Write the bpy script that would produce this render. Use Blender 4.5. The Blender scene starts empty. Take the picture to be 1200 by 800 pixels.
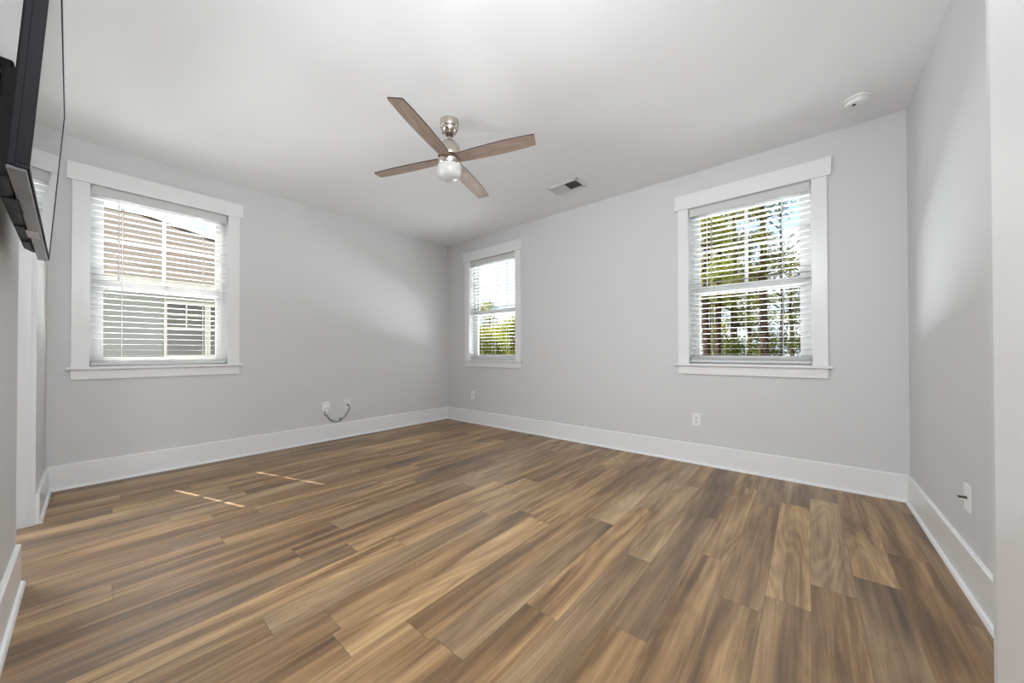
import bpy, bmesh, math, random
from math import sin, cos, pi, radians as R
from mathutils import Vector, Matrix

SC = bpy.context.scene
COL = SC.collection

# ------------------------------------------------------------------ camera
cam_d = bpy.data.cameras.new('camera')
cam = bpy.data.objects.new('camera', cam_d)
COL.objects.link(cam)
SC.camera = cam
F_PX, YAW, PITCH, ROLL = 413.82, -0.6967, 0.008, -0.0021
cam_d.sensor_width = 36.0
cam_d.lens = F_PX * 36.0 / 1200.0
cam_d.shift_y = 9.3 / 1200.0
cam_d.clip_start = 0.02
cam_d.clip_end = 400
_r = Vector((cos(YAW), -sin(YAW), 0)); _f = Vector((sin(YAW), cos(YAW), 0)); _u = Vector((0, 0, 1))
_f2 = _f * cos(PITCH) + _u * sin(PITCH); _u2 = _u * cos(PITCH) - _f * sin(PITCH)
_r3 = _r * cos(ROLL) + _u2 * sin(ROLL); _u3 = _u2 * cos(ROLL) - _r * sin(ROLL)
cam.matrix_world = Matrix(((_r3.x, _u3.x, -_f2.x, 4.4054), (_r3.y, _u3.y, -_f2.y, -3.6601),
                           (_r3.z, _u3.z, -_f2.z, 1.0474), (0, 0, 0, 1)))

# ------------------------------------------------------------------ exposure
SC.view_settings.view_transform = 'Standard'
SC.view_settings.look = 'None'
SC.view_settings.exposure = 0.06
SC.view_settings.gamma = 1.0
SC.view_settings.use_curve_mapping = False
SC.cycles.use_denoising = True
SC.cycles.max_bounces = 14
SC.cycles.diffuse_bounces = 8
SC.cycles.glossy_bounces = 6
SC.cycles.transparent_max_bounces = 24
SC.cycles.sample_clamp_indirect = 6.0

WORLD_STRENGTH = 1.5
SUN_STRENGTH = 18.0

# ------------------------------------------------------------------ world: hazy sky with white clouds
w = bpy.data.worlds.new('sky'); SC.world = w; w.use_nodes = True
nt = w.node_tree; nt.nodes.clear()
tc = nt.nodes.new('ShaderNodeTexCoord')
nz = nt.nodes.new('ShaderNodeTexNoise'); nz.inputs['Scale'].default_value = 3.2; nz.inputs['Detail'].default_value = 6
nz.inputs['Roughness'].default_value = 0.55
mp = nt.nodes.new('ShaderNodeMapping'); mp.inputs['Scale'].default_value = (1, 1, 2.2); mp.inputs['Location'].default_value = (0.35, 0.1, 0.2)
rp = nt.nodes.new('ShaderNodeValToRGB')
rp.color_ramp.elements[0].position = 0.42; rp.color_ramp.elements[0].color = (0.50, 0.655, 0.90, 1)
rp.color_ramp.elements[1].position = 0.56; rp.color_ramp.elements[1].color = (1.0, 1.0, 1.0, 1)
bg = nt.nodes.new('ShaderNodeBackground'); bg.inputs['Strength'].default_value = WORLD_STRENGTH
wo = nt.nodes.new('ShaderNodeOutputWorld')
nt.links.new(tc.outputs['Generated'], mp.inputs['Vector']); nt.links.new(mp.outputs['Vector'], nz.inputs['Vector'])
nt.links.new(nz.outputs['Fac'], rp.inputs['Fac']); nt.links.new(rp.outputs['Color'], bg.inputs['Color'])
nt.links.new(bg.outputs['Background'], wo.inputs['Surface'])

# ------------------------------------------------------------------ sun (about 56 degrees high, beyond the left-hand wall)
sd = bpy.data.lights.new('sun', 'SUN'); sd.energy = SUN_STRENGTH; sd.angle = R(0.4); sd.color = (1.0, 0.94, 0.85)
so = bpy.data.objects.new('sun', sd); COL.objects.link(so)
SUN_EL = R(54.0)
so.rotation_euler = Vector((0.948 * cos(SUN_EL), 0.319 * cos(SUN_EL), -sin(SUN_EL))).to_track_quat('-Z', 'Y').to_euler()
so.location = (-8, -6, 14)

def area(name, loc, aim, size, power, color=(1, 1, 1)):
    d = bpy.data.lights.new(name, 'AREA'); d.shape = 'DISK'; d.size = size; d.energy = power; d.color = color
    o = bpy.data.objects.new(name, d); COL.objects.link(o); o.location = loc
    o.rotation_euler = (Vector(aim) - Vector(loc)).to_track_quat('-Z', 'Y').to_euler()
    return o
# unseen fill lamps added by the camera, beyond both openings and below the sills
PW = dict(soft=47.0, up=11.0, hall=22.0, wa=500.0, wb=580.0, wc=390.0, door=46.0)
area('fill_high', (4.25, -3.30, 2.35), (0.9, -0.9, 0.45), 0.8, PW['soft'], (0.935, 0.972, 1.0))  # added fill for the walls, above the view
area('fill_low', (4.15, -3.70, 0.22), (0.0, -2.7, 2.4), 0.9, PW['up'], (0.935, 0.972, 1.0))  # added fill aimed up at the ceiling and left wall
area('fill_hall', (3.75, -5.4, 1.7), (2.9, -1.0, 1.5), 1.3, PW['hall'], (0.935, 0.972, 1.0))  # added fill from behind the camera, no known fixture
area('fill_doorway', (0.70, -4.50, 1.65), (4.9, -1.1, 1.3), 0.7, PW['door'], (0.935, 0.972, 1.0))  # added to brighten the right wall through the doorway
for n_, l_, a_, k_ in (('sill_fill_left', (-2.3, -2.6, 0.15), (0.0, -2.9, 1.2), 'wa'), ('sill_fill_corner', (0.6, 2.3, 0.15), (0.9, 0.0, 1.2), 'wb'), ('sill_fill_back', (4.1, 2.3, 0.15), (3.9, 0.0, 1.2), 'wc')):  # added area lamps hidden below the sills, standing in for bounced daylight
    o = area(n_, l_, a_, 3.6, PW[k_], (0.935, 0.972, 1.0))
    o.data.shape = 'RECTANGLE'; o.data.size_y = 0.9

# ------------------------------------------------------------------ node helpers
class NB:
    def __init__(self, name):
        self.m = bpy.data.materials.new(name); self.m.use_nodes = True
        self.t = self.m.node_tree; self.t.nodes.clear()
        self.out = self.n('ShaderNodeOutputMaterial')
    def n(self, kind, **kw):
        x = self.t.nodes.new(kind)
        for k, v in kw.items(): setattr(x, k, v)
        return x
    def put(self, node, key, v):
        s = node.inputs[key]
        if hasattr(v, 'is_linked') or hasattr(v, 'links'): self.t.links.new(v, s)
        else: s.default_value = v
    def math(self, op, a, b=0.0, c=None):
        x = self.n('ShaderNodeMath', operation=op); self.put(x, 0, a); self.put(x, 1, b)
        if c is not None: self.put(x, 2, c)
        return x.outputs[0]
    def xyz(self, x, y, z):
        k = self.n('ShaderNodeCombineXYZ'); self.put(k, 0, x); self.put(k, 1, y); self.put(k, 2, z); return k.outputs[0]
    def ramp(self, fac, stops):
        k = self.n('ShaderNodeValToRGB'); cr = k.color_ramp
        while len(cr.elements) < len(stops): cr.elements.new(0.5)
        for e, (p, c) in zip(cr.elements, stops): e.position = p; e.color = (*c, 1)
        self.put(k, 'Fac', fac); return k.outputs['Color']
    def noise(self, vec, scale, detail=3, rough=0.5, dist=0.0):
        k = self.n('ShaderNodeTexNoise'); self.put(k, 'Vector', vec); self.put(k, 'Scale', scale)
        self.put(k, 'Detail', detail); self.put(k, 'Roughness', rough); self.put(k, 'Distortion', dist); return k.outputs['Fac']
    def mix(self, fac, a, b, mode='MIX'):
        k = self.n('ShaderNodeMix', data_type='RGBA', blend_type=mode)
        self.put(k, 0, fac); self.put(k, 6, a); self.put(k, 7, b); return k.outputs[2]
    def bump(self, h, strength, dist=0.002):
        k = self.n('ShaderNodeBump'); self.put(k, 'Height', h); self.put(k, 'Strength', strength); self.put(k, 'Distance', dist); return k.outputs[0]
    def bsdf(self, color, rough=0.5, metal=0.0, spec=0.5, normal=None, **kw):
        p = self.n('ShaderNodeBsdfPrincipled')
        self.put(p, 'Base Color', color if not isinstance(color, tuple) else (*color, 1)); self.put(p, 'Roughness', rough)
        self.put(p, 'Metallic', metal); self.put(p, 'Specular IOR Level', spec)
        if normal is not None: self.put(p, 'Normal', normal)
        for k, v in kw.items(): self.put(p, k, v)
        self.t.links.new(p.outputs[0], self.out.inputs[0]); return p
    def obj(self): return self.n('ShaderNodeTexCoord').outputs['Object']
    def pos(self): return self.n('ShaderNodeNewGeometry').outputs['Position']

def plain(name, color, rough=0.5, metal=0.0, spec=0.5, bump=0.0, scale=200.0, var=0.02):
    b = NB(name); p = b.pos()
    n = b.noise(p, scale, 2)
    c = b.mix(n, (*[x * (1 - var) for x in color], 1), (*[min(1, x * (1 + var)) for x in color], 1))
    b.bsdf(c, rough, metal, spec, b.bump(n, bump) if bump else None)
    return b.m

M = {}
M['wall'] = plain('wall_paint', (0.615, 0.617, 0.62), 0.62, spec=0.3, bump=0.05, scale=350)
M['ceiling'] = plain('ceiling_paint', (0.85, 0.862, 0.88), 0.85, spec=0.15, bump=0.05, scale=250)
M['trim'] = plain('white_trim_paint', (0.77, 0.772, 0.775), 0.28, spec=0.45)
M['vinyl'] = plain('white_vinyl', (0.66, 0.665, 0.67), 0.4, spec=0.35)
M['slat'] = plain('white_blind_slat', (0.60, 0.60, 0.597), 0.5, spec=0.3)
M['cord'] = plain('blind_cord', (0.72, 0.72, 0.71), 0.8)
M['plate'] = plain('white_plate_plastic', (0.80, 0.80, 0.79), 0.3)
M['socket'] = plain('socket_plastic', (0.70, 0.70, 0.69), 0.35)
M['dark'] = plain('dark_slot', (0.02, 0.02, 0.02), 0.6)
M['black'] = plain('black_plastic', (0.012, 0.012, 0.013), 0.45, spec=0.16)
M['gloss_black'] = plain('gloss_black_plastic', (0.010, 0.010, 0.011), 0.55, spec=0.08)
M['tv_grey'] = plain('tv_grey_plastic', (0.10, 0.10, 0.104), 0.25, spec=0.5)
M['screen'] = plain('screen_glass', (0.006, 0.006, 0.007), 0.03, spec=0.62, var=0.0)
M['sticker'] = plain('pale_sticker', (0.62, 0.62, 0.61), 0.5)
M['metal'] = plain('steel_bracket', (0.06, 0.06, 0.06), 0.35, metal=0.6)
M['nickel'] = plain('brushed_nickel', (0.62, 0.57, 0.51), 0.24, metal=1.0, scale=60, var=0.05)
M['nickel_dark'] = plain('dark_slot_metal', (0.10, 0.08, 0.065), 0.35, metal=0.7)
M['globe'] = plain('opal_glass', (0.56, 0.56, 0.545), 0.25, spec=0.4)
M['vent'] = plain('vent_enamel', (0.68, 0.68, 0.685), 0.4)
M['brass'] = plain('coax_metal', (0.45, 0.40, 0.30), 0.35, metal=0.9)
M['cable'] = plain('black_cable', (0.02, 0.02, 0.02), 0.5)

def floor_material():
    b = NB('wood_plank_floor'); p = b.pos()
    s = b.n('ShaderNodeSeparateXYZ'); b.put(s, 0, p)
    PW, PL = 0.152, 1.22
    u = b.math('DIVIDE', b.math('ADD', s.outputs[0], 10.03), PW)
    row = b.math('FLOOR', u); fu = b.math('FRACT', u)
    wr = b.n('ShaderNodeTexWhiteNoise', noise_dimensions='1D'); b.put(wr, 'W', row)
    v = b.math('ADD', b.math('DIVIDE', b.math('ADD', s.outputs[1], 40.0), PL), wr.outputs['Value'])
    colm = b.math('FLOOR', v); fv = b.math('FRACT', v)
    wn = b.n('ShaderNodeTexWhiteNoise', noise_dimensions='2D'); b.put(wn, 'Vector', b.xyz(row, colm, 0))
    rnd = wn.outputs['Value']; rc = b.n('ShaderNodeSeparateColor'); b.put(rc, 0, wn.outputs['Color'])
    r1, r2, r3 = rc.outputs[0], rc.outputs[1], rc.outputs[2]
    ox = b.math('MULTIPLY', r1, 37.0); oy = b.math('MULTIPLY', r2, 53.0)
    # broad streaks inside a board
    vec1 = b.xyz(b.math('ADD', b.math('MULTIPLY', s.outputs[0], 9.0), ox), b.math('ADD', b.math('MULTIPLY', s.outputs[1], 1.0), oy), 0.0)
    broad = b.noise(vec1, 1.0, 3, 0.55, 0.6)
    # cathedral figure: rings of a stretched, wobbling field
    vec2 = b.xyz(b.math('ADD', b.math('MULTIPLY', s.outputs[0], 6.5), ox), b.math('ADD', b.math('MULTIPLY', s.outputs[1], 0.55), oy), r3)
    fld = b.noise(vec2, 1.0, 1.5, 0.45, 0.35)
    rings = b.math('SINE', b.math('MULTIPLY', fld, 120.0))
    rings = b.math('MULTIPLY_ADD', rings, 0.5, 0.5)
    # fine fibre
    vec3 = b.xyz(b.math('ADD', b.math('MULTIPLY', s.outputs[0], 125.0), ox), b.math('ADD', b.math('MULTIPLY', s.outputs[1], 3.5), oy), 0.0)
    fine = b.noise(vec3, 1.0, 4, 0.65)
    vec4 = b.xyz(b.math('ADD', b.math('MULTIPLY', s.outputs[0], 45.0), ox), b.math('ADD', b.math('MULTIPLY', s.outputs[1], 1.5), oy), 0.0)
    mid = b.noise(vec4, 1.0, 4, 0.6, 0.4)
    def acc(t, x, k): return b.math('ADD', t, b.math('MULTIPLY', b.math('SUBTRACT', x, 0.5), k))
    vec5 = b.xyz(b.math('ADD', b.math('MULTIPLY', s.outputs[0], 20.0), oy), b.math('ADD', b.math('MULTIPLY', s.outputs[1], 0.75), ox), 0.0)
    streak = b.noise(vec5, 1.0, 3, 0.55, 0.5)
    figure = b.math('MULTIPLY', b.math('SUBTRACT', rings, 0.5), b.math('MULTIPLY_ADD', r1, 0.11, 0.0))
    tone = b.math('ADD', 0.455, b.math('MULTIPLY', b.math('SUBTRACT', rnd, 0.5), 0.22))
    tone = acc(tone, broad, 0.95); tone = acc(tone, streak, 0.46); tone = acc(tone, mid, 0.36); tone = acc(tone, fine, 0.26)
    tone = b.math('ADD', tone, figure)
    base = b.ramp(tone, [(0.14, (0.074, 0.040, 0.019)), (0.36, (0.176, 0.098, 0.041)), (0.52, (0.298, 0.178, 0.084)),
                         (0.68, (0.420, 0.270, 0.125)), (0.88, (0.56, 0.395, 0.205))])
    grey = b.ramp(tone, [(0.14, (0.080, 0.055, 0.038)), (0.45, (0.215, 0.143, 0.083)), (0.80, (0.42, 0.305, 0.185))])
    gfac = b.math('MULTIPLY', b.math('GREATER_THAN', r3, 0.66), 0.55)
    col = b.mix(gfac, base, grey)
    # dark pores and knots
    pore = b.math('GREATER_THAN', fine, 0.66)
    col = b.mix(b.math('MULTIPLY', pore, 0.16), col, (0.09, 0.06, 0.04, 1))
    # joints
    eu = b.math('MINIMUM', fu, b.math('SUBTRACT', 1.0, fu)); ev = b.math('MINIMUM', fv, b.math('SUBTRACT', 1.0, fv))
    gap = b.math('MAXIMUM', b.math('LESS_THAN', eu, 0.0065), b.math('LESS_THAN', ev, 0.0010))
    col = b.mix(b.math('MULTIPLY', gap, 0.55), col, (0.045, 0.03, 0.02, 1))
    h = b.math('SUBTRACT', b.math('MULTIPLY', fine, 0.25), gap)
    b.bsdf(col, b.math('MULTIPLY_ADD', fine, 0.14, 0.38), 0.0, 0.72, b.bump(h, 0.25, 0.0012))
    return b.m
M['floor'] = floor_material()

def glass_material():
    b = NB('clear_window_glass')
    t = b.n('ShaderNodeBsdfTransparent'); b.put(t, 0, (0.97, 0.98, 0.975, 1))
    g = b.n('ShaderNodeBsdfGlossy'); b.put(g, 'Roughness', 0.01)
    fr = b.n('ShaderNodeFresnel'); b.put(fr, 'IOR', 1.12)
    gn = b.n('ShaderNodeNewGeometry')
    mx = b.n('ShaderNodeMixShader'); b.put(mx, 0, b.math('MULTIPLY', fr.outputs[0], b.math('SUBTRACT', 1.0, gn.outputs['Backfacing'])))
    b.t.links.new(t.outputs[0], mx.inputs[1]); b.t.links.new(g.outputs[0], mx.inputs[2])
    b.t.links.new(mx.outputs[0], b.out.inputs[0]); return b.m
M['glass'] = glass_material()

def blade_material(name, a, c):
    b = NB(name); o = b.obj(); s = b.n('ShaderNodeSeparateXYZ'); b.put(s, 0, o)
    v = b.xyz(b.math('MULTIPLY', s.outputs[0], 6.0), b.math('MULTIPLY', s.outputs[1], 60.0), 0.0)
    n = b.noise(v, 1.0, 4, 0.6, 0.5)
    b.bsdf(b.ramp(n, [(0.3, a), (0.7, c)]), 0.45, spec=0.35); return b.m
M['blade'] = blade_material('weathered_walnut', (0.235, 0.165, 0.128), (0.41, 0.31, 0.25))
M['blade_edge'] = plain('dark_blade_edge', (0.045, 0.03, 0.024), 0.5)

def leaf_material(name, dark, light, scale=1.3):
    b = NB(name); p = b.pos()
    n1 = b.noise(p, scale, 3); n2 = b.noise(p, scale * 9, 2)
    f = b.math('ADD', b.math('MULTIPLY', n1, 0.6), b.math('MULTIPLY', n2, 0.4))
    c = b.ramp(f, [(0.36, dark), (0.62, light)])
    d = b.n('ShaderNodeBsdfDiffuse'); b.put(d, 0, c); t = b.n('ShaderNodeBsdfTranslucent'); b.put(t, 0, c)
    mx = b.n('ShaderNodeMixShader'); b.put(mx, 0, 0.45)
    b.t.links.new(d.outputs[0], mx.inputs[1]); b.t.links.new(t.outputs[0], mx.inputs[2]); b.t.links.new(mx.outputs[0], b.out.inputs[0])
    return b.m
M['pine'] = leaf_material('pine_needles', (0.065, 0.078, 0.015), (0.34, 0.34, 0.075))
M['leaf'] = leaf_material('broad_leaves', (0.045, 0.06, 0.017), (0.21, 0.235, 0.065))
M['shrub'] = leaf_material('shrub_leaves', (0.08, 0.09, 0.014), (0.40, 0.41, 0.09))
def bark(name, a, c):
    b = NB(name); p = b.pos(); s = b.n('ShaderNodeSeparateXYZ'); b.put(s, 0, p)
    v = b.xyz(b.math('MULTIPLY', s.outputs[0], 14.0), b.math('MULTIPLY', s.outputs[1], 14.0), b.math('MULTIPLY', s.outputs[2], 3.0))
    n = b.noise(v, 1.0, 4, 0.6)
    b.bsdf(b.ramp(n, [(0.3, a), (0.7, c)]), 0.9, spec=0.1, normal=b.bump(n, 0.6, 0.02)); return b.m
M['bark'] = bark('pine_bark', (0.02, 0.013, 0.009), (0.075, 0.048, 0.034))
M['bark_grey'] = bark('grey_bark', (0.04, 0.035, 0.03), (0.12, 0.105, 0.09))

def ground_material():
    b = NB('lawn'); p = b.pos(); n = b.noise(p, 0.7, 4); n2 = b.noise(p, 25, 3)
    f = b.math('ADD', b.math('MULTIPLY', n, 0.6), b.math('MULTIPLY', n2, 0.4))
    b.bsdf(b.ramp(f, [(0.35, (0.06, 0.065, 0.02)), (0.65, (0.17, 0.16, 0.08))]), 0.95, spec=0.1); return b.m
M['ground'] = ground_material()
M['bounce_strip'] = plain('pale_bounce', (0.36, 0.35, 0.33), 0.85, scale=30, var=0.08)

def siding_material():
    b = NB('grey_green_lap_siding'); p = b.pos(); s = b.n('ShaderNodeSeparateXYZ'); b.put(s, 0, p)
    fz = b.math('FRACT', b.math('DIVIDE', b.math('ADD', s.outputs[2], 5.0), 0.16))
    n = b.noise(p, 40, 2)
    c = b.mix(n, (0.235, 0.243, 0.222, 1), (0.27, 0.278, 0.255, 1))
    b.bsdf(c, 0.7, spec=0.2, normal=b.bump(b.math('SUBTRACT', 1.0, fz), 1.0, 0.02)); return b.m
M['siding'] = siding_material()
def shingle_material():
    b = NB('brown_shingles'); o = b.obj(); s = b.n('ShaderNodeSeparateXYZ'); b.put(s, 0, o)
    k = b.math('DIVIDE', b.math('ADD', s.outputs[2], 20.0), 0.115)
    row = b.math('FLOOR', k); fz = b.math('FRACT', k)
    wn = b.n('ShaderNodeTexWhiteNoise', noise_dimensions='2D')
    tab = b.math('FLOOR', b.math('MULTIPLY', b.math('ADD', b.math('ADD', s.outputs[1], s.outputs[0]), b.math('MULTIPLY', row, 0.37)), 3.2))
    b.put(wn, 'Vector', b.xyz(row, tab, 0))
    n = b.noise(b.xyz(b.math('MULTIPLY', s.outputs[0], 3.0), b.math('MULTIPLY', s.outputs[1], 3.0), row), 1.0, 4, 0.6)
    rw = b.n('ShaderNodeTexWhiteNoise', noise_dimensions='1D'); b.put(rw, 'W', row)
    f = b.math('ADD', b.math('ADD', b.math('MULTIPLY', wn.outputs['Value'], 0.14), b.math('MULTIPLY', rw.outputs['Value'], 0.30)), b.math('MULTIPLY', n, 0.56))
    c = b.ramp(f, [(0.2, (0.07, 0.056, 0.047)), (0.5, (0.115, 0.096, 0.081)), (0.8, (0.165, 0.143, 0.121))])
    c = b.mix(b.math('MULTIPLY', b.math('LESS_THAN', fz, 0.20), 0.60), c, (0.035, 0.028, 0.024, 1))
    b.bsdf(c, 0.95, spec=0.1); return b.m
M['shingle'] = shingle_material()
M['house_trim'] = plain('cream_trim', (0.50, 0.475, 0.42), 0.6)
M['house_glass'] = plain('dark_house_glass', (0.05, 0.046, 0.036), 0.12, spec=0.5, scale=3, var=0.3)

# ------------------------------------------------------------------ mesh builder
class MB:
    def __init__(self): self.v, self.f, self.mi = [], [], []
    def add(self, vs, fs, mi=0):
        o = len(self.v); self.v += [tuple(p) for p in vs]
        self.f += [tuple(i + o for i in f) for f in fs]; self.mi += [mi] * len(fs)
    def box(self, x0, y0, z0, x1, y1, z1, mi=0):
        x0, x1 = min(x0, x1), max(x0, x1); y0, y1 = min(y0, y1), max(y0, y1); z0, z1 = min(z0, z1), max(z0, z1)
        self.add([(x0, y0, z0), (x1, y0, z0), (x1, y1, z0), (x0, y1, z0), (x0, y0, z1), (x1, y0, z1), (x1, y1, z1), (x0, y1, z1)],
                 [(0, 3, 2, 1), (4, 5, 6, 7), (0, 1, 5, 4), (1, 2, 6, 5), (2, 3, 7, 6), (3, 0, 4, 7)], mi)
    def tube(self, pts, rad, n=8, mi=0, cap=True):
        pts = [Vector(p) for p in pts]
        rads = rad if isinstance(rad, (list, tuple)) else [rad] * len(pts)
        vs, fs = [], []
        prev = None
        for i, p in enumerate(pts):
            t = (pts[min(i + 1, len(pts) - 1)] - pts[max(i - 1, 0)]).normalized()
            a = prev if prev is not None else (Vector((0, 0, 1)) if abs(t.z) < 0.9 else Vector((1, 0, 0)))
            a = (a - t * a.dot(t)).normalized(); prev = a; bb = t.cross(a)
            for k in range(n):
                an = 2 * pi * k / n; vs.append(p + (a * cos(an) + bb * sin(an)) * rads[i])
        for i in range(len(pts) - 1):
            for k in range(n):
                k2 = (k + 1) % n; fs.append((i * n + k, i * n + k2, (i + 1) * n + k2, (i + 1) * n + k))
        if cap:
            fs.append(tuple(range(n - 1, -1, -1))); fs.append(tuple((len(pts) - 1) * n + k for k in range(n)))
        self.add(vs, fs, mi)
    def lathe(self, prof, c=(0, 0, 0), n=40, mi=0, axis='z'):
        vs, fs = [], []
        for (r, z) in prof:
            for k in range(n):
                a = 2 * pi * k / n; q = (r * cos(a), r * sin(a), z)
                if axis == 'x': q = (q[2], q[0], q[1])
                if axis == 'y': q = (q[1], q[2], q[0])
                vs.append((c[0] + q[0], c[1] + q[1], c[2] + q[2]))
        m = len(prof)
        for i in range(m - 1):
            for k in range(n):
                k2 = (k + 1) % n; fs.append((i * n + k, i * n + k2, (i + 1) * n + k2, (i + 1) * n + k))
        if prof[0][0] > 1e-6: fs.append(tuple(range(n - 1, -1, -1)))
        if prof[-1][0] > 1e-6: fs.append(tuple((m - 1) * n + k for k in range(n)))
        self.add(vs, fs, mi)
    def prism(self, poly, z0, z1, mi=0, side_mi=None, xf=None):
        n = len(poly); vs = [(x, y, z0) for x, y in poly] + [(x, y, z1) for x, y in poly]
        if xf: vs = [xf(*q) for q in vs]
        self.add(vs, [tuple(range(n - 1, -1, -1)), tuple(range(n, 2 * n))], mi)
        o = len(self.v) - 2 * n
        for k in range(n):
            self.f.append((o + k, o + (k + 1) % n, o + n + (k + 1) % n, o + n + k)); self.mi.append(mi if side_mi is None else side_mi)
    def map(self, fn): self.v = [tuple(fn(*q)) for q in self.v]; return self
    def build(self, name, mats, parent=None, smooth=False, bevel=0.0, loc=None, fix=True):
        me = bpy.data.meshes.new(name); me.from_pydata(self.v, [], self.f)
        mats = mats if isinstance(mats, (list, tuple)) else [mats]
        for m in mats: me.materials.append(m)
        for p, k in zip(me.polygons, self.mi): p.material_index = k
        if fix:
            bm = bmesh.new(); bm.from_mesh(me); bmesh.ops.recalc_face_normals(bm, faces=bm.faces); bm.to_mesh(me); bm.free()
        if smooth:
            for p in me.polygons: p.use_smooth = True
        me.update()
        o = bpy.data.objects.new(name, me); COL.objects.link(o)
        if smooth:
            es = o.modifiers.new('edge_split', 'EDGE_SPLIT'); es.split_angle = R(38)
        if bevel:
            bv = o.modifiers.new('bevel', 'BEVEL'); bv.width = bevel; bv.segments = 2; bv.limit_method = 'ANGLE'
        if parent is not None: o.parent = parent
        if loc is not None: o.location = loc
        return o

def empty(name, loc=(0, 0, 0)):
    o = bpy.data.objects.new(name, None); COL.objects.link(o); o.location = loc; o.empty_display_size = 0.1; return o
def tag(o, label=None, cat=None, group=None, kind=None):
    if label: o['label'] = label
    if cat: o['category'] = cat
    if group: o['group'] = group
    if kind: o['kind'] = kind
    return o
def struct(o, label=None): o['kind'] = 'structure'; 
def children(o): return [c for c in bpy.data.objects if c.parent == o]

# ------------------------------------------------------------------ room shell
W, L, H, T = 4.947, 3.870, 2.74, 0.15
HALL = -6.2
OPEN_Z0, OPEN_Z1 = 0.925, 2.405
WINS_B = [(0.520, 1.412), (3.542, 4.436)]
WIN_A = (-3.664, -2.786)
DOOR = (0.795, 1.672)
ENTRY = 3.30
b = MB(); b.box(-T, HALL - T, -0.12, W + T, T, 0.0); floor = b.build('floor', M['floor']); struct(floor)
b = MB(); b.box(-T, HALL - T, H, W + T, T, H + 0.2); o = b.build('ceiling', M['ceiling']); struct(o)

def wall_with_holes(name, mapf, u0, u1, holes, d0=0.0, d1=T, z0=0.0, z1=H):
    b = MB(); cuts = sorted(holes); u = u0
    for (a, c, za, zb) in cuts:
        if a > u: b.box(u, d0, z0, a, d1, z1)
        if za > z0: b.box(a, d0, z0, c, d1, za)
        if zb < z1: b.box(a, d0, zb, c, d1, z1)
        u = c
    if u < u1: b.box(u, d0, z0, u1, d1, z1)
    b.map(mapf); o = b.build(name, M['wall']); struct(o); return o
mB = lambda u, d, z: (u, d, z)                 # back wall: u = x, outdoors = +y
mA = lambda u, d, z: (-d, u, z)                # left wall: u = y, outdoors = -x
mC = lambda u, d, z: (W + d, u, z)             # right wall
mD = lambda u, d, z: (u, -L - d, z)            # wall that carries the television
wall_with_holes('wall_back', mB, -T, W + T, [(a, c, OPEN_Z0, OPEN_Z1) for a, c in WINS_B])
wall_with_holes('wall_left', mA, HALL, 0.0, [(WIN_A[0], WIN_A[1], OPEN_Z0, OPEN_Z1)])
wall_with_holes('wall_right', mC, HALL, 0.0, [])
wall_with_holes('wall_front', mD, 0.0, ENTRY, [(DOOR[0], DOOR[1], 0.0, 2.06)], d1=0.125)
b = MB(); b.box(-T, HALL - T, 0, W + T, HALL, H); struct(b.build('wall_hall', M['wall']))
# the jog of wall beside the camera, with its painted corner board and door casing
JX, JY = 4.6140, -2.80
b = MB(); b.box(JX, -L - 0.125, 0, W, JY, H); struct(b.build('wall_entry', M['wall']))
b = MB(); b.box(JX - 0.006, JY - 0.20, 0.0, JX, JY - 0.034, H - 0.002); struct(b.build('trim_entry', M['trim'], bevel=0.003))

# baseboards with shoe moulding
BH, BT = 0.188, 0.015
def baseboard(name, mapf, runs):
    root = None
    for (a, c) in runs:
        b = MB(); b.box(a, 0, 0, c, -BT, BH - 0.006)
        b.add([(a, 0, BH - 0.006), (c, 0, BH - 0.006), (c, -BT, BH - 0.006), (a, -BT, BH - 0.006), (a, 0, BH), (c, 0, BH), (c, -BT + 0.006, BH), (a, -BT + 0.006, BH)],
              [(4, 5, 6, 7), (3, 2, 6, 7), (0, 3, 7, 4), (1, 2, 6, 5)])
        b.map(mapf); o = b.build(name, M['trim']); struct(o)
        s = MB(); pr = [(0.0, 0.0), (-0.014, 0.0), (-0.0125, 0.009), (-0.008, 0.016), (0.0, 0.019)]
        n = len(pr); vs = [(a, -BT + p, q) for p, q in pr] + [(c, -BT + p, q) for p, q in pr]
        s.add(vs, [tuple(range(n)), tuple(range(2 * n - 1, n - 1, -1))] + [(k, (k + 1) % n, n + (k + 1) % n, n + k) for k in range(n)])
        s.map(mapf); s.build('shoe_molding', M['trim'], o)
baseboard('baseboard_left', mA, [(-L, 0.0)])
baseboard('baseboard_back', mB, [(0.0, W)])
baseboard('baseboard_right', mC, [(JY, 0.0)])
baseboard('baseboard_front', mD, [(0.0, DOOR[0] - 0.018), (DOOR[1], ENTRY)])
# doorway lining in the television wall
b = MB()
b.box(DOOR[0] - 0.001, -L + 0.001, 0.006, DOOR[0] + 0.004, -L - 0.128, 2.06)
b.box(DOOR[1] - 0.004, -L + 0.001, 0.006, DOOR[1] + 0.001, -L - 0.128, 2.06)
b.box(DOOR[0], -L + 0.001, 2.052, DOOR[1], -L - 0.128, 2.062)
b.box(DOOR[0] + 0.004, -L - 0.018, 0.006, DOOR[0] + 0.008, -L - 0.020, 2.052)
struct(b.build('trim_doorway', M['wall']))

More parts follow.
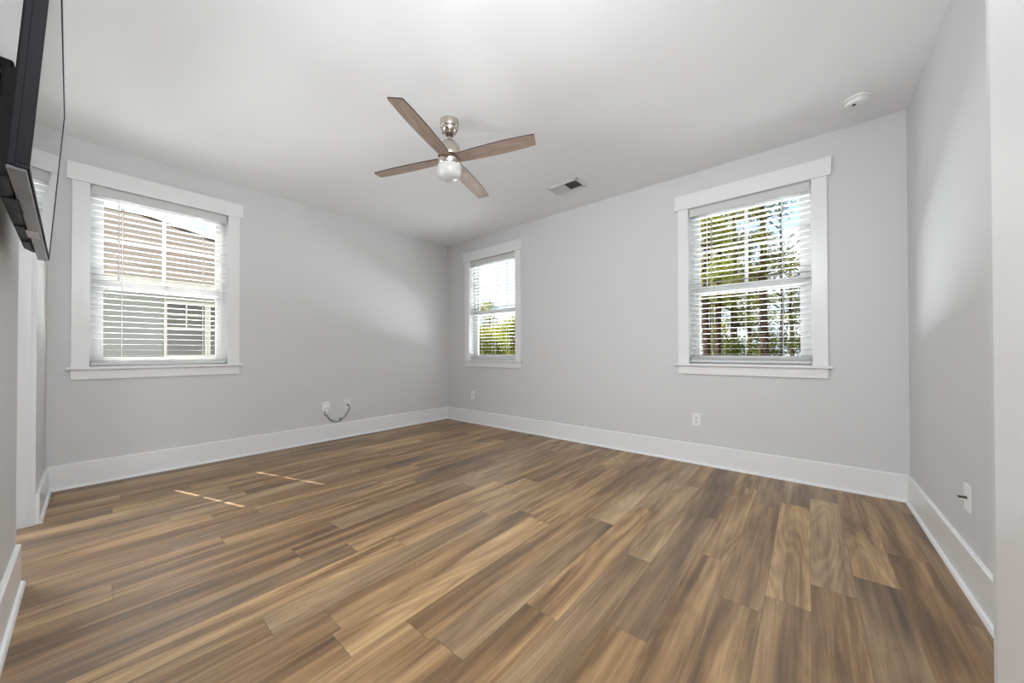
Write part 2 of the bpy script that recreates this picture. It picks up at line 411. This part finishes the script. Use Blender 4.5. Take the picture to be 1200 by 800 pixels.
# ------------------------------------------------------------------ windows
def window(name, mapf, u0, u1):
    root = empty(name); root['kind'] = 'structure'
    def P(nm, mat, boxes, parent=root, bevel=0.0015):
        b = MB()
        for q in boxes: b.box(*q)
        b.map(mapf); return b.build(nm, mat, parent, bevel=bevel)
    CW = 0.092
    P('head_casing', M['trim'], [(u0 - 0.118, 0, OPEN_Z1, u1 + 0.118, -0.030, 2.543)])
    P('side_casing', M['trim'], [(u0 - CW, 0, 0.938, u0, -0.019, OPEN_Z1)])
    P('side_casing', M['trim'], [(u1, 0, 0.938, u1 + CW, -0.019, OPEN_Z1)])
    P('stool', M['trim'], [(u0 - 0.115, 0, 0.918, u1 + 0.115, -0.048, 0.938), (u0, 0.0, 0.918, u1, 0.085, 0.938)])
    P('apron', M['trim'], [(u0 - CW, 0, 0.838, u1 + CW, -0.018, 0.918)])
    t = 0.010
    P('jamb', M['trim'], [(u0 - t, 0.0, 0.938, u0 + 0.001, T, OPEN_Z1), (u1 - 0.001, 0.0, 0.938, u1 + t, T, OPEN_Z1),
                          (u0 + 0.001, 0.0, OPEN_Z1 - 0.001, u1 - 0.001, T, OPEN_Z1 + t)], bevel=0)
    fw = 0.034
    P('frame', M['vinyl'], [(u0, 0.088, 0.938, u0 + fw, 0.155, OPEN_Z1), (u1 - fw, 0.088, 0.938, u1, 0.155, OPEN_Z1),
                            (u0 + fw, 0.088, OPEN_Z1 - 0.035, u1 - fw, 0.155, OPEN_Z1), (u0 + fw, 0.088, 0.938, u1 - fw, 0.155, 0.968)])
    a, c = u0 + fw, u1 - fw; sw = 0.040
    us = P('upper_sash', M['vinyl'], [(a, 0.126, 1.63, a + sw, 0.148, 2.37), (c - sw, 0.126, 1.63, c, 0.148, 2.37),
                                      (a + sw, 0.126, 2.335, c - sw, 0.148, 2.37), (a + sw, 0.126, 1.63, c - sw, 0.148, 1.675)])
    P('pane', M['glass'], [(a + sw, 0.1375, 1.675, c - sw, 0.1395, 2.335)], us, 0)
    mu = (u0 + u1) / 2
    P('muntin', M['vinyl'], [(mu - 0.013, 0.131, 1.675, mu + 0.013, 0.146, 2.335), (a + sw, 0.132, 1.992, mu - 0.013, 0.145, 2.018), (mu + 0.013, 0.132, 1.992, c - sw, 0.145, 2.018)], us)
    ls = P('lower_sash', M['vinyl'], [(a, 0.098, 0.968, a + sw, 0.122, 1.645), (c - sw, 0.098, 0.968, c, 0.122, 1.645),
                                      (a + sw, 0.098, 1.585, c - sw, 0.122, 1.645), (a + sw, 0.098, 0.968, c - sw, 0.122, 1.012)])
    P('pane', M['glass'], [(a + sw, 0.109, 1.012, c - sw, 0.111, 1.585)], ls, 0)
    P('sash_lock', M['vinyl'], [(mu - 0.03, 0.102, 1.645, mu + 0.03, 0.120, 1.657)], ls)
    return root
window('window_1', mA, *WIN_A); window('window_2', mB, *WINS_B[0]); window('window_3', mB, *WINS_B[1])

# ------------------------------------------------------------------ blinds: slats with routed cord slots, headrail valance, cords, bottom rail
def blind(mapf, u0, u1, label, wand_side, stacked=3):
    root = empty('window_blind', mapf((u0 + u1) / 2, 0.045, 0.94))
    inv = root.location.copy()
    off = lambda x, y, z: tuple(Vector(mapf(x, y, z)) - inv)
    a, c, m = u0 + 0.007, u1 - 0.007, (u0 + u1) / 2
    b = MB(); b.box(a, 0.004, 2.330, c, 0.016, 2.402); b.map(off); b.build('valance', M['slat'], root, bevel=0.002)
    b = MB(); b.box(a + 0.004, 0.018, 2.352, c - 0.004, 0.072, 2.400); b.map(off); b.build('head_rail', M['slat'], root, bevel=0.002)
    D0, D1, dc = 0.020, 0.070, 0.045
    slots = [m - 0.262, m + 0.262]
    b = MB(); z = 1.026; P_ = 0.0475; zs = []
    while z < 2.33: zs.append(z); z += P_
    for zz in zs + [0.9775 + 0.0042 * k for k in range(stacked)]:
        u = a; th = 0.0023
        for s in slots:
            b.box(u, D0, zz, s - 0.011, D1, zz + th)
            b.box(s - 0.011, D0, zz, s + 0.011, dc - 0.020, zz + th); b.box(s - 0.011, dc + 0.020, zz, s + 0.011, D1, zz + th)
            u = s + 0.011
        b.box(u, D0, zz, c, D1, zz + th)
    b.map(off); b.build('slat', M['slat'], root)
    b = MB(); b.box(a, D0, 0.950, c, D1, 0.974); b.map(off); b.build('bottom_rail', M['slat'], root, bevel=0.003)
    for s in slots + [m]:
        b = MB()
        for d in (D0 - 0.001, D1 + 0.001): b.tube([(s, d, 0.974), (s, d, 2.36)], 0.0011, 5)
        b.map(off); b.build('ladder_cord', M['cord'], root)
    wu = u0 + 0.155 if wand_side < 0 else u1 - 0.155
    b = MB(); b.tube([(wu, 0.010, 1.72), (wu, 0.008, 2.32)], 0.0042, 8); b.tube([(wu, 0.010, 1.66), (wu, 0.010, 1.72)], 0.0055, 8)
    b.map(off); b.build('tilt_wand', M['cord'], root, smooth=True)
    tag(root, label, 'blind'); return root
blind(mA, *WIN_A, 'white slatted blind in the window that looks out on the neighbouring house', -1)
blind(mB, *WINS_B[0], 'white slatted blind in the narrow-looking window beside the far corner', 1)
blind(mB, *WINS_B[1], 'white slatted blind in the window full of tall pine trees', -1, stacked=5)

# ------------------------------------------------------------------ ceiling fan
FX, FY = 2.403, -1.975
fan = empty('ceiling_fan', (FX, FY, H))
tag(fan, 'four-blade ceiling fan with brushed nickel housing and frosted globe light', 'ceiling fan')
b = MB(); b.lathe([(0.068, 0.0), (0.068, -0.045), (0.064, -0.052), (0.060, -0.054), (0.060, -0.060), (0.050, -0.082), (0.030, -0.094), (0.0, -0.096)])
can = b.build('canopy', M['nickel'], fan, smooth=True)
b = MB(); b.lathe([(0.0, -0.086), (0.026, -0.092), (0.028, -0.102), (0.018, -0.112), (0.0, -0.114)]); b.build('hanger_ball', M['nickel_dark'], can, smooth=True)
for k in range(4):
    b = MB(); an = k * pi / 2 + 0.5; b.lathe([(0.0, -0.074), (0.006, -0.074), (0.006, -0.082), (0.0, -0.084)], (0.052 * cos(an), 0.052 * sin(an), 0), 10); b.build('screw', M['nickel_dark'], can, smooth=True)
b = MB(); b.tube([(0, 0, -0.095), (0, 0, -0.16)], 0.0125, 16); b.build('downrod', M['nickel'], fan, smooth=True)
b = MB(); b.lathe([(0.0, -0.140), (0.020, -0.141), (0.026, -0.150), (0.050, -0.158), (0.068, -0.178), (0.078, -0.205), (0.084, -0.240), (0.086, -0.262), (0.083, -0.268), (0.0, -0.268)])
b.build('motor_housing', M['nickel'], fan, smooth=True)
b = MB(); b.lathe([(0.0, -0.266), (0.077, -0.267), (0.077, -0.292), (0.0, -0.293)]); b.build('blade_hub', M['nickel_dark'], fan, smooth=True)
b = MB(); b.lathe([(0.0, -0.290), (0.083, -0.291), (0.0875, -0.296), (0.0875, -0.326), (0.083, -0.332), (0.0, -0.332)]); b.build('light_ring', M['nickel'], fan, smooth=True)
b = MB(); b.lathe([(0.080, -0.330), (0.0865, -0.335), (0.089, -0.352), (0.088, -0.375), (0.083, -0.397), (0.072, -0.413), (0.054, -0.424), (0.028, -0.430), (0.0, -0.431)])
b.build('globe', M['globe'], fan, smooth=True)
for k, ang in enumerate((18.3, 112.1, -160.3, -67.4)):
    up = [(0.066, 0.044), (0.10, 0.047), (0.20, 0.053), (0.34, 0.057), (0.46, 0.057), (0.56, 0.053), (0.640, 0.047), (0.648, 0.042)]
    lo = [(0.664, -0.042), (0.657, -0.048), (0.56, -0.055), (0.46, -0.058), (0.34, -0.057), (0.20, -0.052), (0.10, -0.046), (0.066, -0.042)]
    b = MB(); b.prism(up[::-1] + lo[::-1], -0.004, 0.004, 0, 1)
    bl = b.build('blade', [M['blade'], M['blade_edge']], fan)
    bl.matrix_local = Matrix.Translation((0, 0, -0.279)) @ Matrix.Rotation(R(ang), 4, 'Z') @ Matrix.Rotation(R(-8.5), 4, 'X')
    b = MB(); b.prism([(0.060, -0.030), (0.105, -0.022), (0.105, 0.022), (0.060, 0.030)], 0.004, 0.008); b.build('blade_bracket', M['nickel'], bl)

# ------------------------------------------------------------------ ceiling register and smoke detector
ve = empty('air_vent', (2.528, -0.540, H)); tag(ve, 'white two-way air register in the ceiling beyond the fan', 'air vent')
hw, hd = 0.172, 0.098
b = MB()
for q in ((-hw, -hd, hw, -hd + 0.024), (-hw, hd - 0.024, hw, hd), (-hw, -hd, -hw + 0.024, hd), (hw - 0.024, -hd, hw, hd), (-0.006, -hd, 0.006, hd)):
    b.box(q[0], q[1], -0.012, q[2], q[3], 0.0)
b.build('frame', M['vent'], ve, bevel=0.002)
b = MB(); b.box(-hw + 0.02, -hd + 0.02, -0.0025, hw - 0.02, hd - 0.02, -0.0005); b.build('dark_backing', M['dark'], ve)  # dark sheet stands in for the shade inside the duct; no hole behind
for side in (-1, 1):
    b = MB()
    for k in range(9):
        x = side * (0.018 + 0.0158 * k); s = -side * 0.0052
        b.add([(x - s, -hd + 0.02, -0.0115), (x - s, hd - 0.02, -0.0115), (x + s, hd - 0.02, -0.003), (x + s, -hd + 0.02, -0.003),
               (x - s + 0.001, -hd + 0.02, -0.0115), (x - s + 0.001, hd - 0.02, -0.0115), (x + s + 0.001, hd - 0.02, -0.003), (x + s + 0.001, -hd + 0.02, -0.003)],
              [(0, 1, 2, 3), (7, 6, 5, 4), (0, 4, 5, 1), (3, 2, 6, 7)])
    b.build('louver_bank', M['vent'], ve)
sm = empty('smoke_detector', (4.668, -0.368, H)); tag(sm, 'round white smoke detector on the ceiling near the right wall', 'smoke detector')
b = MB(); b.lathe([(0.068, 0.0), (0.068, -0.010), (0.066, -0.012), (0.0, -0.012)]); b.build('mounting_base', M['plate'], sm, smooth=True)
b = MB(); b.lathe([(0.058, -0.012), (0.060, -0.016), (0.060, -0.030), (0.054, -0.040), (0.030, -0.045), (0.0, -0.046)]); b.build('cover', M['plate'], sm, smooth=True)
b = MB()
for k in range(20):
    a0 = k * 2 * pi / 20; a1 = a0 + 0.2
    b.add([(0.0604 * cos(a), 0.0604 * sin(a), z) for a in (a0, a1) for z in (-0.018, -0.026)], [(0, 1, 3, 2)])
b.build('grille', M['socket'], sm)
b = MB(); b.lathe([(0.010, -0.043), (0.010, -0.047), (0.0, -0.048)], (-0.012, -0.022, 0), 16); b.build('test_button', M['dark'], sm, smooth=True)

# ------------------------------------------------------------------ wall plates (local: x along the wall, y out into the room, z up)
def place(root, wall, u, z):
    if wall == 'B': root.location = (u, 0, z); root.rotation_euler = (0, 0, pi)
    if wall == 'A': root.location = (0, u, z); root.rotation_euler = (0, 0, -pi / 2)
    if wall == 'C': root.location = (W, u, z); root.rotation_euler = (0, 0, pi / 2)
def plate_part(root):
    b = MB(); b.box(-0.036, 0, -0.059, 0.036, 0.0055, 0.059); return b.build('cover_plate', M['plate'], root, bevel=0.003)
def duplex(wall, u, z, label):
    r = empty('power_outlet'); plate_part(r)
    for s in (-1, 1):
        b = MB(); b.prism([(0.0165 * cos(a), 0.0135 * sin(a)) for a in [k * 2 * pi / 20 for k in range(20)]], 0.0045, 0.0072, xf=lambda x, y, q: (x, q, y + s * 0.0195))
        f = b.build('receptacle', M['socket'], r)
        b = MB(); b.box(-0.0068, 0.007, s * 0.0195 - 0.002, -0.0048, 0.0075, s * 0.0195 + 0.006); b.box(0.0048, 0.007, s * 0.0195 - 0.002, 0.0068, 0.0075, s * 0.0195 + 0.006)
        b.box(-0.002, 0.007, s * 0.0195 - 0.009, 0.002, 0.0075, s * 0.0195 - 0.005); b.build('slot', M['dark'], f)
    place(r, wall, u, z); return tag(r, label, 'outlet')
duplex('B', 3.601, 0.413, 'white duplex power outlet below the window full of pines')
duplex('B', 0.588, 0.412, 'white duplex power outlet low on the wall close to the far corner')
duplex('C', -1.487, 0.412, 'white outlet plate on the right wall, half behind the wall jog')
r = empty('coax_outlet'); plate_part(r)
b = MB(); b.lathe([(0.0075, 0.005), (0.0075, 0.009), (0.0052, 0.010), (0.0052, 0.030), (0.0, 0.031)], n=14, axis='y'); b.build('coax_connector', M['nickel_dark'], r, smooth=True)
place(r, 'C', -1.166, 0.400); tag(r, 'white cable plate with a metal coax stud on the right wall', 'outlet')
# the pair of plates joined by a black lead on the left wall
r = empty('recessed_outlet')
b = MB(); b.box(-0.040, 0, -0.020, 0.040, 0.006, 0.068); b.build('cover_plate', M['plate'], r, bevel=0.003)
b = MB(); b.lathe([(0.036, 0.0), (0.036, 0.016), (0.031, 0.022), (0.027, 0.018), (0.025, 0.006), (0.0, 0.005)], (0, 0, -0.030), 28, axis='y'); b.build('cable_bushing', M['plate'], r, smooth=True)
place(r, 'A', -1.853, 0.395); tag(r, 'white wall plate with a round cable bushing, black lead hanging out of it', 'outlet')
r = empty('cable_outlet'); plate_part(r)
b = MB(); b.lathe([(0.008, 0.005), (0.008, 0.010), (0.0055, 0.011), (0.0055, 0.018), (0.0, 0.019)], (0, 0, -0.004), 14, axis='y'); b.build('coax_connector', M['nickel_dark'], r, smooth=True)
place(r, 'A', -1.602, 0.408); tag(r, 'white cable plate right of the bushing plate, black lead plugged in', 'outlet')
def spline(pts, n=8):
    pts = [Vector(p) for p in pts]; out = []
    for i in range(len(pts) - 1):
        p0, p1, p2, p3 = pts[max(i - 1, 0)], pts[i], pts[i + 1], pts[min(i + 2, len(pts) - 1)]
        for k in range(n):
            t = k / n
            out.append(0.5 * ((2 * p1) + (-p0 + p2) * t + (2 * p0 - 5 * p1 + 4 * p2 - p3) * t * t + (-p0 + 3 * p1 - 3 * p2 + p3) * t ** 3))
    return out + [pts[-1]]
b = MB()
cab = [(0.012, -1.862, 0.352), (0.034, -1.880, 0.335), (0.034, -1.878, 0.318), (0.026, -1.850, 0.298), (0.022, -1.815, 0.250), (0.020, -1.765, 0.218), (0.020, -1.715, 0.212),
       (0.022, -1.690, 0.222), (0.030, -1.683, 0.243), (0.030, -1.700, 0.252), (0.026, -1.706, 0.237), (0.022, -1.690, 0.224), (0.022, -1.655, 0.245), (0.024, -1.605, 0.300), (0.026, -1.583, 0.350), (0.027, -1.585, 0.385), (0.024, -1.600, 0.402), (0.0195, -1.602, 0.404)]
b.tube(spline(cab, 6), 0.0042, 8)
cabo = b.build('coax_cable', M['cable'], smooth=True); tag(cabo, 'black coax lead looping between the two white plates on the left wall', 'cable')
b = MB(); b.lathe([(0.0058, 0.0), (0.0072, 0.002), (0.0072, 0.013), (0.0045, 0.016)], (0.0195, -1.602, 0.404), 12, axis='x'); b.build('cable_plug', M['cable'], cabo, smooth=True)

# ------------------------------------------------------------------ television on its wall bracket
TVW, TVH = 1.203, 0.645
tv = empty('television')
tag(tv, 'flat black television tilted down on the left foreground wall, seen nearly edge-on', 'television')
pf, pn = Vector((1.902, -3.774, 1.447)), Vector((3.105, -3.747, 1.447))
mid = (pf + pn) / 2; yawt = math.atan2(pn.y - pf.y, pn.x - pf.x); TILT = math.atan(0.0605)
TVM = Matrix.Translation(mid) @ Matrix.Rotation(yawt, 4, 'Z') @ Matrix.Rotation(-TILT, 4, 'X')
tv.matrix_world = TVM
# local: x along the screen (+x towards the camera), y = out into the room, z = up; screen plane y = 0
hw = TVW / 2
b = MB(); bz = 0.011
b.box(-hw, -0.020, 0, hw, 0.0, bz); b.box(-hw, -0.020, TVH - bz, hw, 0.0, TVH); b.box(-hw, -0.020, bz, -hw + bz, 0.0, TVH - bz); b.box(hw - bz, -0.020, bz, hw, 0.0, TVH - bz)
b.build('bezel', M['gloss_black'], tv, bevel=0.0015)
b = MB(); b.box(-hw + bz, -0.012, bz, hw - bz, -0.0015, TVH - bz); b.build('screen', M['screen'], tv)
b = MB(); b.box(-hw + 0.001, -0.032, 0.001, hw - 0.001, -0.012, TVH - 0.001)
back = b.build('back_shell', M['gloss_black'], tv, bevel=0.004)
b = MB()
x0, x1 = -0.50, 0.53
poly = [(x0, -0.030), (x0 + 0.10, -0.058), (x1 - 0.05, -0.060), (x1, -0.030)]
b.prism(poly, -0.004, 0.262, 0)
b.build('rear_housing', M['black'], tv, bevel=0.012)
b = MB(); b.box(-hw + 0.002, -0.030, -0.006, hw - 0.002, -0.003, 0.0015); bt = b.build('bottom_trim', M['tv_grey'], tv, bevel=0.002)
for (xa, xb, ya, yb) in ((0.20, 0.34, -0.052, -0.026), (-0.14, 0.02, -0.052, -0.034), (-0.36, -0.22, -0.050, -0.034)):
    b = MB(); b.box(xa, ya, -0.0072, xb, yb, -0.003); b.build('speaker_slot', M['black'], tv)
b = MB(); b.box(-0.13, -0.034, -0.0075, -0.02, -0.008, -0.0055); b.build('sticker', M['sticker'], tv, bevel=0.0005)
b = MB(); b.box(0.545, -0.031, 0.018, 0.575, -0.028, 0.030); b.build('side_button', M['sticker'], tv, bevel=0.002)
# bracket
mt = empty('television_mount', (2.62, -L, 1.80)); tag(mt, 'black steel wall bracket behind the television', 'wall mount')
b = MB(); b.box(-0.30, 0.0, -0.11, 0.30, 0.014, 0.11); b.build('wall_plate', M['metal'], mt, bevel=0.002)
for x in (-0.215, 0.215):
    b = MB(); b.box(x - 0.017, 0.016, -0.20, x + 0.017, 0.046, 0.205); b.build('hook_arm', M['black'], mt, bevel=0.006)
b = MB(); b.tube([(-0.29, 0.030, 0.085), (0.29, 0.030, 0.085)], 0.006, 10); b.build('tilt_rod', M['metal'], mt, smooth=True)

# ------------------------------------------------------------------ outdoors
b = MB(); b.box(-60, -60, -0.62, 60, 60, -0.50)
struct(b.build('ground', M['ground']))
b = MB(); b.box(-4.6, -14, -0.50, -0.6, 6, -0.46); struct(b.build('bounce_strip', M['bounce_strip']))  # unseen pale strip added to bounce sunlight up towards the left window

# the neighbouring house: hip roof, lap siding, a pair of windows with cream trim
NX, NY = -7.70, 2.88
ho = empty('house', (NX - 6, NY - 6, -0.5)); tag(ho, 'neighbouring house with brown shingle hip roof and grey-green siding', 'house')
def hp(b, name, mat, parent=ho, **k):
    o_ = ho.location; b.map(lambda x, y, z: (x - o_.x, y - o_.y, z - o_.z)); return b.build(name, mat, parent, **k)
b = MB(); b.box(NX - 11, NY - 16, -0.5, NX, NY, 2.66); hp(b, 'wall', M['siding'])
EX, EY, EZ, SL = NX + 0.42, NY + 0.42, 2.80, 0.51
HWD = 5.9
b = MB()
A_, B_, C_, D_ = (EX, EY - 17, EZ), (EX, EY, EZ), (EX - 2 * HWD, EY, EZ), (EX - 2 * HWD, EY - 17, EZ)
R1, R2 = (EX - HWD, EY - HWD, EZ + SL * HWD), (EX - HWD, EY - 17 + HWD, EZ + SL * HWD)
b.add([A_, B_, C_, D_, R1, R2], [(0, 1, 4, 5), (1, 2, 4), (2, 3, 5, 4), (3, 0, 5), (0, 3, 2, 1)])
hp(b, 'roof', M['shingle'])
b = MB(); b.tube([B_, R1], 0.07, 6); b.tube([R1, R2], 0.07, 6); hp(b, 'ridge_cap', M['shingle'])
b = MB(); b.box(EX - 0.03, EY - 17, EZ - 0.20, EX + 0.02, EY + 0.02, EZ - 0.01); b.box(EX - 0.42, EY - 17, EZ - 0.20, EX, EY, EZ - 0.17)
b.box(EX - 11, EY - 0.03, EZ - 0.20, EX + 0.02, EY + 0.02, EZ - 0.01); b.box(EX - 11, EY - 0.42, EZ - 0.20, EX, EY, EZ - 0.17)
hp(b, 'fascia', M['house_trim'])
def house_window(y0, y1, grid):
    z0, z1 = 1.00, 2.29; t = 0.055
    b = MB(); X = NX
    for q in ((y0 - t, z0 - t, y1 + t, z0), (y0 - t, z1, y1 + t, z1 + 0.055), (y0 - t, z0, y0, z1), (y1, z0, y1 + t, z1)): b.box(X - 0.02, q[0], q[1], X + 0.03, q[2], q[3])
    b.box(X - 0.02, y0, 1.635, X + 0.015, y1, 1.69)
    o = hp(b, 'window', M['house_trim'])
    b = MB(); b.box(X - 0.03, y0, z0, X + 0.002, y1, z1); hp(b, 'pane', M['house_glass'], o)
    if grid:
        b = MB(); ym = (y0 + y1) / 2; b.box(X, ym - 0.012, 1.69, X + 0.012, ym + 0.012, z1); b.box(X, y0, 1.98, X + 0.011, ym - 0.012, 2.00); b.box(X, ym + 0.012, 1.98, X + 0.011, y1, 2.00); hp(b, 'muntin', M['house_trim'], o)
house_window(-2.445, -1.735, True); house_window(-1.62, -0.91, True)

# ---- plants
def quads(b, c, n, rad, size, rng, flat=1.0, asp=0.45, mi=0):
    for _ in range(n):
        d = Vector((rng.gauss(0, 1), rng.gauss(0, 1), rng.gauss(0, 1))).normalized() * rad * rng.random() ** 0.4
        p = Vector(c) + Vector((d.x, d.y, d.z * flat))
        t = Vector((rng.uniform(-1, 1), rng.uniform(-1, 1), rng.uniform(-0.7, 0.9))).normalized()
        s = t.cross(Vector((rng.uniform(-1, 1), rng.uniform(-1, 1), rng.uniform(-1, 1)))).normalized()
        l = size * rng.uniform(0.6, 1.4); wd = l * asp
        b.add([p - t * l * 0.5, p + s * wd * 0.5, p + t * l * 0.5, p - s * wd * 0.5], [(0, 1, 2, 3)], mi)
def pine(loc, h, r, z_first, spread, dens, label, seed, group=None, mat='pine', lean=(0, 0), name='pine_tree', clump=0.36, bk='bark'):
    rng = random.Random(seed); root = empty(name, loc)
    pts, rad = [], []
    for k in range(9):
        t = k / 8; pts.append((lean[0] * t + rng.uniform(-.04, .04), lean[1] * t + rng.uniform(-.04, .04), h * t)); rad.append(r * (1 - 0.86 * t) + 0.008)
    b = MB(); b.tube(pts, rad, 10)
    lf = MB()
    z = z_first
    while z < h - 0.25:
        t = z / h; reach = spread * (1 - ((z - z_first) / (h - z_first)) ** 1.3 * 0.8) * rng.uniform(0.65, 1.1)
        nb = rng.choice((3, 4, 5))
        for k in range(nb):
            a = rng.uniform(0, 2 * pi); L_ = reach * rng.uniform(0.6, 1.1)
            base = Vector((lean[0] * t, lean[1] * t, z)); tip = base + Vector((cos(a) * L_, sin(a) * L_, L_ * rng.uniform(0.0, 0.45)))
            midp = (base + tip) / 2 + Vector((0, 0, -0.06 * L_))
            b.tube([base, midp, tip], [0.035 * (1 - t) + 0.010, 0.018, 0.005], 5)
            nc = max(2, int(L_ / 0.42 * dens))
            for c in range(nc):
                f = 0.30 + 0.75 * (c + rng.random()) / nc
                p = base.lerp(tip, min(f, 1.0)) + Vector((rng.uniform(-.2, .2), rng.uniform(-.2, .2), rng.uniform(-.08, .22)))
                quads(lf, p, 40, clump, 0.15, rng, 0.65, 0.20)
        z += rng.uniform(0.35, 0.60)
    b.build('trunk', M[bk], root, smooth=True, fix=False); lf.build('foliage', M[mat], root, fix=False)
    tag(root, label, 'tree', group); return root
def bare_tree(loc, h, r, label, seed):
    rng = random.Random(seed); root = empty('bare_tree', loc)
    b = MB(); b.tube([(rng.uniform(-.05, .05), rng.uniform(-.05, .05), h * k / 8) for k in range(9)], [r * (1 - 0.8 * k / 8) for k in range(9)], 8); tw = b
    def grow(p, d, L_, rr, depth):
        q = p + d * L_; tw.tube([p, (p + q) / 2 + Vector((rng.uniform(-.05, .05), rng.uniform(-.05, .05), 0)) * L_, q], [rr, rr * 0.75, rr * 0.45], 5)
        if depth:
            for _ in range(3):
                nd = (d + Vector((rng.uniform(-.7, .7), rng.uniform(-.7, .7), rng.uniform(-.2, .6)))).normalized()
                grow(p + d * L_ * rng.uniform(0.4, 1.0), nd, L_ * rng.uniform(0.45, 0.7), rr * 0.5, depth - 1)
    for k in range(12):
        z = h * (0.35 + 0.05 * k); a = rng.uniform(0, 2 * pi)
        grow(Vector((0, 0, z)), Vector((cos(a), sin(a), rng.uniform(0.5, 1.1))).normalized(), (h - z) * 0.42 + 0.35, 0.022, 2)
    tw.build('trunk', M['bark_grey'], root, smooth=True, fix=False); tag(root, label, 'tree'); return root
def shrub(loc, h, rad, label, seed, mat='shrub', group=None, n=26, name='shrub', leaf=0.12):
    rng = random.Random(seed); root = empty(name, loc); st, lf = MB(), MB()
    for k in range(n):
        a = rng.uniform(0, 2 * pi); rr = rad * rng.random() ** 0.6; z = h * rng.uniform(0.12, 1.0); k2 = 1 - 0.45 * (z / h) ** 2
        p = Vector((cos(a) * rr * k2, sin(a) * rr * k2, z))
        st.tube([(cos(a) * 0.06, sin(a) * 0.06, 0), (p.x * 0.5, p.y * 0.5, z * 0.55), p], [0.022, 0.014, 0.004], 5)
        quads(lf, p, 150, 0.42 * (h / 3) ** 0.5, leaf * 0.72, rng, 0.9, 0.5)
    st.build('stem', M['bark_grey'], root, fix=False); lf.build('foliage', M[mat], root, fix=False)
    tag(root, label, 'shrub', group); return root
G = -0.5
# seen through the right-hand window of the back wall (sight lines run from the camera at x 4.4 towards -x)
def along(fx, y, fy=3.73):      # fx: x on the glass plane y = 0.1 of the right-hand window -> point at depth y
    k = (y + 3.66) / 3.76; return 4.405 + (fx - 4.405) * k
pine((along(4.115, 8.0), 8.0, G), 9.0, 0.105, 3.6, 0.85, 1.2, 'dark-trunked pine standing just right of the window centre', 11)
pine((along(3.675, 6.6), 6.6, G), 9.5, 0.10, 3.3, 0.9, 1.2, 'dark pine trunk at the left edge of the pine-filled window', 12)
pine((along(3.775, 8.2), 8.2, G), 9.0, 0.095, 2.9, 0.9, 1.5, 'thin reddish pine trunk just right of the leftmost pine', 22)
pine((along(3.90, 10.5), 10.5, G), 8.4, 0.12, 2.4, 1.25, 1.9, 'dense yellow-green pine between the left trunks and the window centre', 13)
bare_tree((along(4.24, 9.6), 9.6, G), 8.0, 0.055, 'slender leafless tree against the white sky in the pine-filled window', 14)
pine((along(4.30, 13.0), 13.0, G), 5.0, 0.08, 2.6, 1.0, 0.9, 'thin-stemmed dark green tree right of the dark-trunked pine', 15, mat='leaf')
pine((along(4.385, 15.5), 15.5, G), 4.6, 0.07, 1.8, 1.0, 0.8, 'thin-stemmed dark green tree at the right edge of the pine-filled window', 16, mat='leaf')
pine((along(4.01, 14.5), 14.5, G), 6.6, 0.10, 1.4, 1.3, 1.2, 'dark green tree deep in the woods behind the yellow-green pine', 17, mat='leaf')
pine((along(4.13, 18.5), 18.5, G), 6.6, 0.10, 1.4, 1.5, 0.9, 'far dark green tree behind the dark-trunked pine', 18, mat='leaf')
pine((along(3.72, 13.5), 13.5, G), 9.0, 0.12, 2.0, 1.4, 1.6, 'far pine seen between the two left-hand trunks', 19)
for k, (fx, y, h) in enumerate(((4.60, 10.5, 9.0), (4.95, 13.0, 8.5), (3.30, 9.0, 9.0), (2.85, 12.0, 8.0), (2.30, 9.5, 8.5))):
    pine((along(fx, y), y, G), h, 0.11, 2.4, 1.2, 1.0, 'tall pine of the woods hidden from the doorway by the solid back wall', 100 + k, 'pines hidden behind the back wall')
for k, (fx, y, h) in enumerate(((3.64, 8.5, 2.0), (3.80, 10.5, 2.2), (3.95, 8.8, 1.9), (4.10, 11.0, 2.0), (4.22, 9.6, 1.8), (4.36, 10.6, 2.3))):
    shrub((along(fx, y), y, G), h, 1.0, 'low green shrub on the woodland floor beneath the pines', 40 + k, 'leaf', 'shrubs under the pines', 16)
# seen through the window near the far corner (glass x 0.6 .. 1.36)
pts = ((0.64, 8.0, 3.55, 'tall yellow-green shrub at the left side of the corner window', 1.0), (0.88, 6.2, 2.3, 'low yellow-green shrub in front at the middle of the corner window', 0.8),
       (1.00, 9.6, 2.75, 'round yellow-green shrub behind the low one at the middle of the corner window', 1.0), (1.24, 7.4, 2.85, 'yellow-green shrub at the right side of the corner window', 1.0),
       (0.50, 5.5, 2.6, 'yellow-green shrub partly hidden by the left jamb of the corner window', 0.8), (1.45, 9.5, 3.0, 'yellow-green shrub partly hidden by the right jamb of the corner window', 1.0))
for k, (fx, y, h, lb, rr) in enumerate(pts): shrub((along(fx, y), y, G), h, rr, lb, 60 + k, 'shrub', None, 30, leaf=0.14)
pine((along(0.84, 15.0), 15.0, G), 5.4, 0.10, 2.0, 1.3, 0.8, 'pale feathery young pine rising above the shrubs in the corner window', 21, name='young_pine')
for k, (fx, y, h) in enumerate(((0.70, 19.0, 4.2), (1.02, 21.0, 4.0), (1.16, 20.0, 4.3), (1.32, 22.0, 4.5))):
    pine((along(fx, y), y, G), h, 0.12, 0.9, 1.9, 0.7, 'distant green tree showing over the shrubs in the corner window', 80 + k, 'distant trees behind the shrubs', 'leaf', name='distant_tree')
